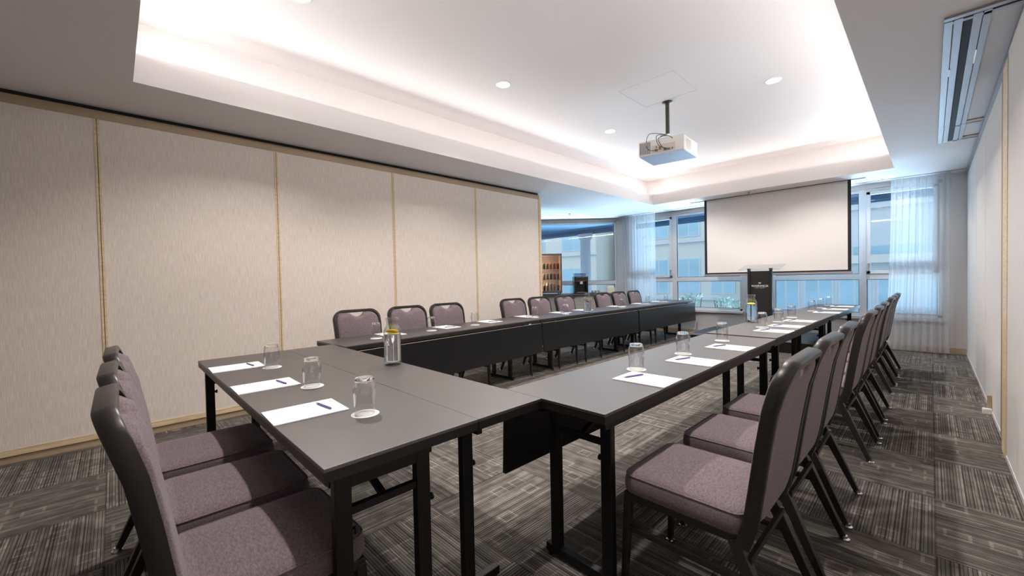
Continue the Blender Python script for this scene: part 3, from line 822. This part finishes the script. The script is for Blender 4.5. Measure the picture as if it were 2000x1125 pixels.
for i in range(9): face_box(bm, .012+i*.0135, .012+i*.0135+.008, zb+.022, zt_-.02, -.004, .0015)
obj('vent', bm, M['vent'], t)
bm = bmesh.new(); face_box(bm, .145, .395, zb+.02, zb+.105, -.004, .0012); obj('socket_panel', bm, pmat('socket_panel', lin(214, 202, 194), .5), t)
for s_, z_, w_, h_ in ((.18, .035, .03, .022), (.225, .05, .022, .03), (.275, .03, .03, .016), (.315, .03, .028, .016), (.36, .035, .012, .012), (.19, .075, .012, .012)):
    bm = bmesh.new(); face_box(bm, s_, s_+w_, zb+z_, zb+z_+h_, 0, .012); obj('plug', bm, M['vent'], t)
# right side grille
a2, b2 = Vector(pts[1]), Vector(pts[2]); ex, ey, a = (b2-a2).normalized(), None, a2; ey = Vector((ex.y, -ex.x))
bm = bmesh.new()
for i in range(9): face_box(bm, .07+i*.018, .07+i*.018+.008, zb+.03, zt_-.03, -.004, .0015)
obj('vent', bm, pmat('vent_pale', lin(205, 200, 196), .6), t)
bm = bmesh.new(); lathe(bm, [(0, HU), (.055, HU), (.055, HU-.012), (.022, HU-.02), (.022, zt_+.09), (0, zt_+.09)], 24); obj('pole', bm, M['pole'], t, smooth='auto')
bm = bmesh.new(); lathe(bm, [(0, zt_+.09), (.03, zt_+.09), (.03, zt_+.02), (.075, zt_+.012), (.075, zt_), (0, zt_)], 24); obj('mount', bm, M['white_plastic'], t, smooth='auto')
A0 = Vector(pts[0]); EX = (Vector(pts[1])-A0).normalized(); EY = Vector((EX.y, -EX.x))
def fp(s_, z_, d_): p_ = A0+EX*s_+EY*d_; return Vector((p_.x, p_.y, z_))
def bez(pl, n=14):
    out = []
    P_ = [pl[0]]+pl+[pl[-1]]
    for i in range(1, len(P_)-2):
        for k in range(n):
            u = k/n; p0, p1, p2, p3 = P_[i-1], P_[i], P_[i+1], P_[i+2]
            out.append(.5*((2*p1)+(p2-p0)*u+(2*p0-5*p1+4*p2-p3)*u*u+(3*p1-p0-3*p2+p3)*u**3))
    out.append(pl[-1]); return out
top = Vector((.0, -.02, zt_+.085))
for pl in ([top, fp(.145, zt_+.05, .06), fp(.11, zt_-.06, .09), fp(.13, zb+.045, .07), fp(.185, zb+.045, .012)],
           [top, fp(.235, zt_-.02, .06), fp(.26, zb+.075, .05), fp(.295, zb+.04, .012)],
           [top, fp(.22, zt_+.01, .07), fp(.24, zb+.075, .065), fp(.325, zb+.04, .012)],
           [top, fp(.25, zt_+.01, .03), fp(.33, zt_-.0, .03), fp(.37, zt_-.025, .0)]):
    bm = bmesh.new(); sweep(bm, bez(pl), .007, .007, n=8); obj('cable', bm, M['cable'], t, smooth=True)

# ------------------------------------------------------------------ downlights, sprinklers
def downlight(x, y, z, r, label, group, power, spot=True):
    t = thing('downlight', label, 'ceiling light', (x, y, z), 0, group)
    bm = bmesh.new(); lathe(bm, [(r, 0), (r+.012, -.004), (r+.016, -.002), (r+.016, .001), (r, .001)], 28); obj('bezel', bm, M['white_plastic'], t, smooth=True)
    bm = bmesh.new(); lathe(bm, [(0, -.001), (r, -.001), (r, .0005), (0, .0005)], 28); obj('lens', bm, M['downlight'], t)
    l = bpy.data.lights.new('lamp', 'SPOT'); l.energy = power; l.spot_size = math.radians(125); l.spot_blend = .55; l.shadow_soft_size = .045
    l.color = (1, .94, .88); o = bpy.data.objects.new('lamp', l); C.objects.link(o); o.parent = t; o.location = (0, 0, -.02)
DLP = 1.0
g = 'downlights in the raised ceiling'
for x, y, lab in ((-3.06, .98, 'round ceiling downlight cut by the top edge of the photo'), (-3.06, 2.92, 'round downlight alone in the left part of the raised ceiling'),
                  (-3.06, 4.92, 'small round downlight left of the projector'), (-1.14, 4.94, 'round downlight right of the projector, the larger of two'),
                  (-1.15, 6.95, 'small round downlight right of the projector, nearer the windows')):
    downlight(x, y, HU, .062, lab, g, 70*DLP)
downlight(-3.06, 6.95, HU, .062, 'round downlight hidden behind the projector in the raised ceiling', g, 70*DLP)
downlight(-1.14, 2.92, HU, .062, 'round downlight above the right row, out of the photo', g, 70*DLP)
downlight(-1.14, .98, HU, .062, 'round downlight over the near end of the room, out of the photo', g, 70*DLP)
g = 'downlights in the lower ceiling by the windows'
for x, y, lab in ((-5.614, 7.717, 'small round downlight before the angled bay window'), (-3.742, 8.40, 'small round downlight above the left window'),
                  (-.428, 8.50, 'small round downlight above the right curtain')):
    downlight(x, y, H, .055, lab, g, 12*DLP)
def sprinkler(x, y, z, label):
    t = thing('sprinkler', label, 'sprinkler', (x, y, z), 0, 'ceiling sprinklers')
    bm = bmesh.new(); lathe(bm, [(0, 0), (.03, 0), (.03, -.004), (.012, -.008), (.009, -.03), (0, -.03)], 18); obj('body', bm, M['alu'], t, smooth='auto')
    bm = bmesh.new(); lathe(bm, [(0, -.036), (.018, -.036), (.018, -.039), (0, -.039)], 18); lathe(bm, [(.003, -.03), (.003, -.036)], 8); obj('deflector', bm, M['alu'], t)
sprinkler(-2.23, 8.02, H, 'small sprinkler head above the projection screen'); sprinkler(-5.65, 7.35, H, 'small sprinkler head in the bluish ceiling by the bay')

# ------------------------------------------------------------------ curtains
def curtain(label, x0, x1, y, ztop, zbot, n, amp, flare=0):
    bm = bmesh.new(); NX = n*10; NZ = 14; V = []
    ph = [random.uniform(-.5, .5) for _ in range(n+2)]
    for j in range(NZ+1):
        q = j/NZ; z_ = ztop+(zbot-ztop)*q; row = []
        for i in range(NX+1):
            s_ = i/NX; k = s_*n
            x = x0+(x1-x0)*s_-flare*q*(1-s_)*(.4+.6*q)
            a = amp*(.55+.45*q)*math.sin(2*PI*k+ph[int(k)]*q*1.5)*(1+.35*math.sin(k*1.7+2*q))
            row.append(bm.verts.new((x+.006*math.sin(5*k+3*q), y+a, z_)))
        V.append(row)
    for j in range(NZ):
        for i in range(NX): bm.faces.new((V[j][i], V[j][i+1], V[j+1][i+1], V[j+1][i]))
    o = obj('curtain', bm, M['sheer'], None, smooth=True); return tag(o, label, 'curtain', 'sheer curtains')
curtain('sheer white curtain hanging in the right corner by the partition', -.44, .20, 8.80, H-.005, .03, 9, .030, .09)
curtain('sheer white curtain between the bay and the left window', -5.17, -4.34, 8.78, H-.005, .03, 11, .032, 0)

# wall outlet behind the curtain
t = thing('wall_outlet', 'white double wall outlet seen through the right curtain', 'outlet', (-.12, YB, .40))
boxes('plate', [(-.07, .07, -.012, 0, -.04, .04)], M['white_plastic'], t, bevel=.003)
boxes('socket', [(-.05, -.015, -.014, -.011, -.018, .018), (.015, .05, -.014, -.011, -.018, .018)], M['vent'], t)

# ------------------------------------------------------------------ bay counter and what stands on it
p = bay(0, 0)
t = thing('cabinet', 'pale oak cabinet under the bay window, behind the left row', 'cabinet', (cx, cy, 0), bayrz)
boxes('body', [(-3.3, -.30, -.66, -.16, .08, .85)], M['cabinet'], t)
boxes('plinth', [(-3.28, -.32, -.62, -.18, 0, .08)], M['black'], t)
for k in range(5):
    d = boxes('door', [(-3.3+k*.6+.003, -3.3+k*.6+.597, -.680, -.661, .09, .845)], M['cabinet'], t)
    boxes('handle', [(-3.3+k*.6+.06, -3.3+k*.6+.18, -.700, -.681, .80, .815)], M['black_metal'], d)
ct = boxes('worktop', [(-3.32, -.22, -.72, -.062, .851, .89)], M['counter_top'], bevel=.003)
ct.location = (cx, cy, 0); ct.rotation_euler = (0, 0, bayrz); tag(ct, 'dark worktop on the pale oak cabinet in the bay', 'worktop')
CZ = .89
def on_counter(t_, n_): q = bay(t_, n_); return (q.x, q.y, CZ)
# display fridge: s 0.62..1.17 -> t = 2.77-s
t = thing('display_fridge', 'small glass-door drinks fridge full of cans on the bay worktop', 'fridge', on_counter(1.885, .40), bayrz)
W, D, HH = .285, .23, .94
M['fridge'] = pmat('fridge_case', lin(150, 135, 124), .4, .3)
M['fridge_in'] = pmat('fridge_lining', lin(120, 104, 94), .6)
boxes('case', [(-W, -W+.03, -D, D, .03, HH), (W-.03, W, -D, D, .03, HH), (-W, W, -D, D, HH-.04, HH), (-W, W, -D, D, .03, .09), (-W, W, D-.03, D, .03, HH)], M['fridge'], t, bevel=.004)
boxes('lining', [(-W+.031, W-.031, D-.036, D-.031, .091, HH-.041)], M['fridge_in'], t)
d = boxes('door', [(-W+.005, -W+.035, -D-.022, -D-.002, .05, HH-.005), (W-.035, W-.005, -D-.022, -D-.002, .05, HH-.005), (-W+.005, W-.005, -D-.022, -D-.002, HH-.045, HH-.005), (-W+.005, W-.005, -D-.022, -D-.002, .05, .09)], M['fridge'], t)
boxes('door_glass', [(-W+.03, W-.03, -D-.013, -D-.009, .085, HH-.04)], clear_mat('smoked_glass', (.86, .80, .75, 1), ior=1.3), d)
for z_ in (.34, .58): boxes('shelf', [(-W+.031, W-.031, -D+.02, D-.037, z_, z_+.008)], M['alu'], t)
bm = bmesh.new()
for sx in (-.24, .24):
    for sy in (-.19, .19): lathe(bm, [(0, 0), (.014, 0), (.014, .03), (0, .03)], 10, sx, sy)
obj('foot', bm, M['black_metal'], t)
fl = bpy.data.lights.new('lamp', 'AREA'); fl.energy = 9; fl.size = .8; fl.size_y = .06; fl.shape = 'RECTANGLE'; fl.color = (1, .9, .8)  # side lamp added inside the fridge to brighten the cans
fo = bpy.data.objects.new('lamp', fl); C.objects.link(fo); fo.parent = t; fo.location = (-W+.036, -.10, .5); fo.rotation_euler = (0, -PI/2, 0)
cans = [[(150, 170, 150), (110, 150, 110), (210, 150, 110), (225, 165, 110), (210, 120, 90), (200, 70, 70)],
        [(190, 190, 175), (215, 205, 190), (200, 190, 170), (90, 150, 150), (200, 80, 130), (170, 165, 130)],
        [(215, 205, 195), (120, 110, 100), (190, 185, 150), (200, 215, 220), (205, 210, 215), (180, 175, 170)]]
rown = ['top', 'middle', 'bottom']; cn = ['sage', 'green', 'orange', 'amber', 'copper', 'red']
cnn = [['sage', 'green', 'orange', 'amber', 'copper', 'red'], ['grey', 'cream', 'beige', 'teal', 'pink', 'olive'], ['white', 'brown', 'khaki', 'pale blue', 'silver', 'dull grey']]
for r_ in range(3):
    for k in range(6):
        zz = (.588, .348, .091)[r_]; h = (.13, .13, .12)[r_]; rr = .029
        Mx = BAY @ Matrix.Translation((-1.885-.20+k*.080, -.40-D+.075, CZ+zz))
        bm = bmesh.new(); lathe(bm, [(0, 0), (rr*.85, 0), (rr, .008), (rr, h-.012), (rr*.85, h), (0, h)], 16)
        tall = (r_ == 2 and k in (2, 3, 4))
        if tall:
            for v in bm.verts: v.co.z *= 1.4
        o = obj('bottle' if tall else 'can', bm, pmat('can_%s' % cnn[r_][k], lin(*cans[r_][k]), .35, .2), None, smooth='auto')
        o.matrix_world = Mx
        tag(o, '%s drinks %s on the %s shelf of the small fridge' % (cnn[r_][k], 'bottle' if tall else 'can', rown[r_]), 'bottle' if tall else 'can', 'drinks in the small fridge')

t = thing('coffee_machine', 'black bean-to-cup coffee machine on the bay worktop beside the fridge', 'coffee machine', on_counter(2.77-1.62, .42), bayrz)
M['cm'] = pmat('coffee_black', (.015, .014, .014, 1), .3)
boxes('body', [(-.16, .16, -.05, .17, .03, .40), (-.16, .16, -.17, -.05, .29, .40), (-.165, .165, -.18, .17, 0, .03), (-.16, -.12, -.15, -.05, .03, .29), (.11, .16, -.15, -.05, .03, .29)], M['cm'], t, bevel=.008)
boxes('control_panel', [(-.12, .12, -.178, -.171, .30, .385)], pmat('cm_panel', (.05, .045, .04, 1), .2, .5), t)
boxes('panel_trim', [(-.13, .13, -.180, -.172, .388, .392), (-.13, .13, -.180, -.172, .292, .296)], M['chrome'], t)
boxes('spout', [(-.035, .035, -.15, -.09, .22, .29)], M['chrome'], t, bevel=.006)
boxes('drip_tray', [(-.10, .10, -.17, -.05, .031, .042)], M['alu'], t)
bm = bmesh.new(); box(bm, -.14, .12, -.10, .15, .401, .46, bev=.01); obj('bean_hopper', bm, clear_mat('hopper_smoke', (.55, .65, .72, 1)), t)
boxes('hopper_lid', [(-.15, .13, -.11, .16, .461, .472)], M['cm'], t, bevel=.003)
bm = bmesh.new(); box(bm, -.225, -.18, -.12, .12, .0, .21, bev=.006); o = obj('water_tank', bm, clear_mat('tank', (.75, .88, .95, 1)), t)

t = thing('serving_tray', 'round black tray on the bay worktop right of the coffee machine', 'tray', on_counter(2.77-2.0, .42), bayrz)
bm = bmesh.new(); lathe(bm, [(0, 0), (.15, 0), (.185, .014), (.18, .016), (.148, .004), (0, .004)], 32); obj('dish', bm, M['black'], t, smooth='auto')
for k, (dx, dy) in enumerate(((-.09, -.03), (-.01, -.05), (.07, -.01), (0, .06))):
    bm = bmesh.new(); lathe(bm, [(0, .0), (.022, 0), (.034, .05), (.036, .062), (.033, .062), (.030, .05), (.018, .006), (0, .006)], 20)
    o = obj('cup', bm, M['white_plastic'], None, smooth='auto'); q = BAY @ Vector((-(2.77-2.0)+dx, -.42+dy, CZ+.0045)); o.location = q
    tag(o, 'white cup on the black tray, %s' % ('leftmost', 'second from left at the front', 'rightmost', 'at the back')[k], 'cup', 'cups on the black tray')
t = thing('sugar_box', 'cream box of sachets at the right end of the bay worktop', 'box', on_counter(2.77-2.36, .30), bayrz)
boxes('box', [(-.09, .09, -.05, .05, 0, .12)], pmat('cream_box', lin(236, 226, 200), .6), t, bevel=.003)
bm = bmesh.new()
for k in range(5): box(bm, -.075+k*.032, -.05+k*.032, -.035, .035, .1205, .165+.01*(k % 2))
obj('sachet', bm, M['paper'], t)

# ------------------------------------------------------------------ outside
struct(boxes('ground_outside', [(-60, 40, 9.25, 80, -.6, -.5)], M['ground']), 'pale street paving outside the windows', 'ground')
# glazed canopy over the pavement
t = thing('canopy', 'blue-grey canopy roof over the pavement outside the windows', 'canopy', (0, 0, 0))
boxes('soffit', [(-16, 6, 9.25, 11.55, 2.80, 2.9)], M['eave'], t)
boxes('fascia', [(-16, 6, 11.55, 11.7, 2.74, 3.05)], M['eave'], t)
boxes('beam', [(-16, 6, 11.0, 11.06, 2.70, 2.80)], pmat('beam_dark', lin(48, 92, 128), .7), t)
bm = bmesh.new(); P_ = [BAY @ Vector(q) for q in ((.35, .25, 0), (-4.3, .25, 0))]
poly = [(P_[0].x, P_[0].y), (P_[1].x, P_[1].y), (-9.6, P_[1].y), (-9.6, 9.45), (P_[0].x, 9.45)]
loft(bm, [[(x, y, 2.66) for x, y in poly], [(x, y, 2.698) for x, y in poly]]); obj('soffit', bm, M['eave'], t)
boxes('soffit', [(-16, -9.6, 4.0, 9.24, 2.80, 2.9)], M['eave'], t)
def column(x, y, label):
    bm = bmesh.new(); lathe(bm, [(0, -.5), (.24, -.5), (.24, -.3), (.17, -.28), (.17, 2.5), (.24, 2.6), (.24, 2.8), (0, 2.8)], 24)
    o = obj('column', bm, M['stone_bldg'], None, smooth='auto'); o.location = (x, y, 0); tag(o, label, 'column', 'white columns outside')
column(-8.05, 11.3, 'round white column outside the angled bay window'); column(-7.10+.05, 13.0, 'second white column seen at the right edge of the bay window')

def building(label, loc, rz, W, Hh, D, mat, bays, floors, fz0, fh, ww, wh, band=True):
    t = thing('building', label, 'building', loc, rz, 'pale buildings across the street')
    boxes('facade', [(0, W, 0, D, -.5, Hh)], mat, t)
    for f in range(floors):
        z0 = fz0+f*fh
        if band: boxes('ledge', [(-.1, W+.1, -.15, .0, z0-.35, z0-.2)], M['stone_bldg'], t)
        for b_ in range(bays):
            x = (b_+.5)*W/bays
            w_ = boxes('window', [(x-ww/2-.06, x+ww/2+.06, -.05, -.001, z0-.06, z0+wh+.06)], M['stone_bldg'], t)
            boxes('pane', [(x-ww/2, x-.03, -.06, -.051, z0, z0+wh), (x+.03, x+ww/2, -.06, -.051, z0, z0+wh)], M['bldg_glass'], w_)
    boxes('cornice', [(-.3, W+.3, -.35, 0, Hh-.3, Hh)], M['stone_cream'], t)
    return t
building('cream building with wide windows opposite the bay', (-27, 17.5, 0), math.radians(8), 14, 5.6, 8, M['stone_cream'], 5, 2, .2, 2.7, 1.5, 1.6)
building('white building with paired windows opposite the left window', (-12.6, 21, 0), 0, 6.4, 9.5, 8, M['stone_cream'], 4, 3, .4, 2.9, 1.0, 1.7)
building('white building with long ribbon windows opposite the right window', (-5.6, 24, 0), 0, 12, 12, 8, M['stone_bldg'], 4, 3, 1.1, 3.3, 2.7, 1.3)
building('low glazed shop building facing the right window', (-6.0, 20.5, 0), 0, 9.0, 1.9, 3, M['stone_bldg'], 8, 1, -.2, 2.2, .85, 1.4, band=False)

def shrub(x, y, s, label, seed):
    rnd = random.Random(seed)
    t = thing('shrub', label, 'shrub', (x, y, -.5), 0, 'shrubs under the left window')
    bm = bmesh.new()
    for k in range(230):
        th = rnd.uniform(0, 2*PI); r = rnd.random()**.5*.18*s; h = .25+rnd.random()*.75*s
        c = Vector((r*math.cos(th), r*math.sin(th), h))
        R_ = Matrix.Rotation(rnd.uniform(0, 6.28), 4, 'Z') @ Matrix.Rotation(rnd.uniform(.3, 1.3), 4, 'X')
        l = rnd.uniform(.08, .14); w_ = l*.22
        v = [bm.verts.new(c+(R_ @ Vector(p_)).to_3d()) for p_ in ((0, 0, 0), (w_, l*.45, .012), (0, l, 0), (-w_, l*.45, .012))]
        bm.faces.new(v)
    obj('leaves', bm, M['leaf'], t)
    bm = bmesh.new()
    for k in range(9):
        th = rnd.uniform(0, 6.28); sweep(bm, [(0, 0, 0), (.1*math.cos(th)*s, .1*math.sin(th)*s, .4*s), (.16*math.cos(th)*s, .16*math.sin(th)*s, .9*s)], .012, .012, n=5)
    obj('stem', bm, M['stem'], t)
M['leaf'] = pmat('pale_leaf', lin(190, 212, 202), .6); M['stem'] = pmat('stem', lin(120, 110, 95), .8)
for k, (x, y, s) in enumerate(((-5.15, 9.9, 1.25), (-4.55, 10.4, 1.2), (-4.0, 9.9, 1.38), (-3.45, 10.4, 1.28), (-2.9, 9.9, 1.15))):
    shrub(x, y, s, ('leafy pale shrub outside, leftmost under the left window', 'second leafy shrub from the left outside the left window', 'tallest leafy shrub outside the left window',
                    'fourth leafy shrub from the left outside the left window', 'leafy shrub outside nearest the pier left of the lectern')[k], k)

# ------------------------------------------------------------------ lights
DAY = .33
def area(name, loc, rot, sx, sy, e, col, spread=180):
    l = bpy.data.lights.new(name, 'AREA'); l.shape = 'RECTANGLE'; l.size = sx; l.size_y = sy; l.energy = e; l.color = col; l.spread = math.radians(spread)
    o = bpy.data.objects.new(name, l); C.objects.link(o); o.location = loc; o.rotation_euler = rot; return o
# LED strips lying on the cove ledge, tipped towards the middle of the ceiling
CV = 22; cc = (1, .972, .955); zl = FZ+.02; mx_, my_ = (OX0+OX1)/2, (OY0+OY1)/2
LX, LY = RX1-RX0-.1, RY1-RY0-.1
def strips(kind, e, spread, el, inset):
    """el: elevation of the beam towards the middle of the cove"""
    t = PI/2+math.radians(el)
    def aim(dx, dy, L_, loc):
        d = Vector((dx*math.cos(math.radians(el)), dy*math.cos(math.radians(el)), math.sin(math.radians(el))))
        q = d.to_track_quat('-Z', 'Y')
        l = bpy.data.lights.new(kind, 'AREA'); l.shape = 'RECTANGLE'; l.size = L_; l.size_y = .05; l.energy = e*L_; l.color = cc; l.spread = math.radians(spread)
        o = bpy.data.objects.new(kind, l); C.objects.link(o); o.location = loc; o.rotation_euler = q.to_euler()
    aim(1, 0, LY, (OX0-inset, my_, zl)); aim(-1, 0, LY, (OX1+inset, my_, zl)); aim(0, 1, LX, (mx_, OY0-inset, zl)); aim(0, -1, LX, (mx_, OY1+inset, zl))
strips('cove_strip', .13, 180, 80, .12)
strips('cove_wash', 1.85, 95, 11, .16)
# unseen lamps added outside, standing in for daylight bounced off the paving
def bounce_lamp(loc, d, sx, sy, e):
    q = Vector(d).to_track_quat('-Z', 'X')
    l = bpy.data.lights.new('added_bounce_lamp', 'AREA'); l.shape = 'RECTANGLE'; l.size = sy; l.size_y = sx; l.energy = e; l.color = (.56, .78, 1.0); l.spread = math.radians(62)
    o = bpy.data.objects.new('added_bounce_lamp', l); C.objects.link(o); o.location = loc; o.rotation_euler = Vector(d).to_track_quat('-Z', 'Y').to_euler()
    l.size = sx; l.size_y = sy
bounce_lamp((-2.0, 11.2, -.40), (0, -.80, .60), 8.0, 1.6, 520*DAY)
bounce_lamp((-2.0, 13.4, -.40), (0, -.90, .42), 8.0, 1.6, 230*DAY)
bounce_lamp((-8.6, 9.9, -.40), (.57, -.56, .60), 5.0, 1.6, 330*DAY)

wd = bpy.data.worlds.new('world'); bpy.context.scene.world = wd; wd.use_nodes = True
bg = wd.node_tree.nodes['Background']; bg.inputs[0].default_value = (.76, .885, 1.0, 1); bg.inputs[1].default_value = .70

# ------------------------------------------------------------------ camera
ya, pi_, ro = map(math.radians, (45.738, -1.19, -1.188))
F = Vector((-math.sin(ya)*math.cos(pi_), math.cos(ya)*math.cos(pi_), math.sin(pi_)))
Rr = Vector((math.cos(ya), math.sin(ya), 0)); U = Rr.cross(F)
R2 = Rr*math.cos(ro)+U*math.sin(ro); U2 = U*math.cos(ro)-Rr*math.sin(ro)
cam = bpy.data.cameras.new('camera'); cam.sensor_width = 36; cam.lens = 798.0/2000*36; cam.clip_start = .02; cam.clip_end = 300
co_ = bpy.data.objects.new('camera', cam); C.objects.link(co_)
mw = Matrix.Identity(4)
for i in range(3): mw[i][0] = R2[i]; mw[i][1] = U2[i]; mw[i][2] = -F[i]
mw[0][3], mw[1][3], mw[2][3] = 0, 0, 1.254
co_.matrix_world = mw
sc = bpy.context.scene; sc.camera = co_
vs = sc.view_settings; sc.display_settings.display_device = 'sRGB'; vs.view_transform = 'Standard'; vs.look = 'None'; vs.gamma = 1; vs.use_curve_mapping = False
vs.exposure = 1.1
sc.cycles.max_bounces = 8; sc.cycles.transparent_max_bounces = 24; sc.cycles.diffuse_bounces = 4; sc.cycles.transmission_bounces = 8
sc.cycles.caustics_reflective = False; sc.cycles.caustics_refractive = False; sc.cycles.sample_clamp_indirect = 6
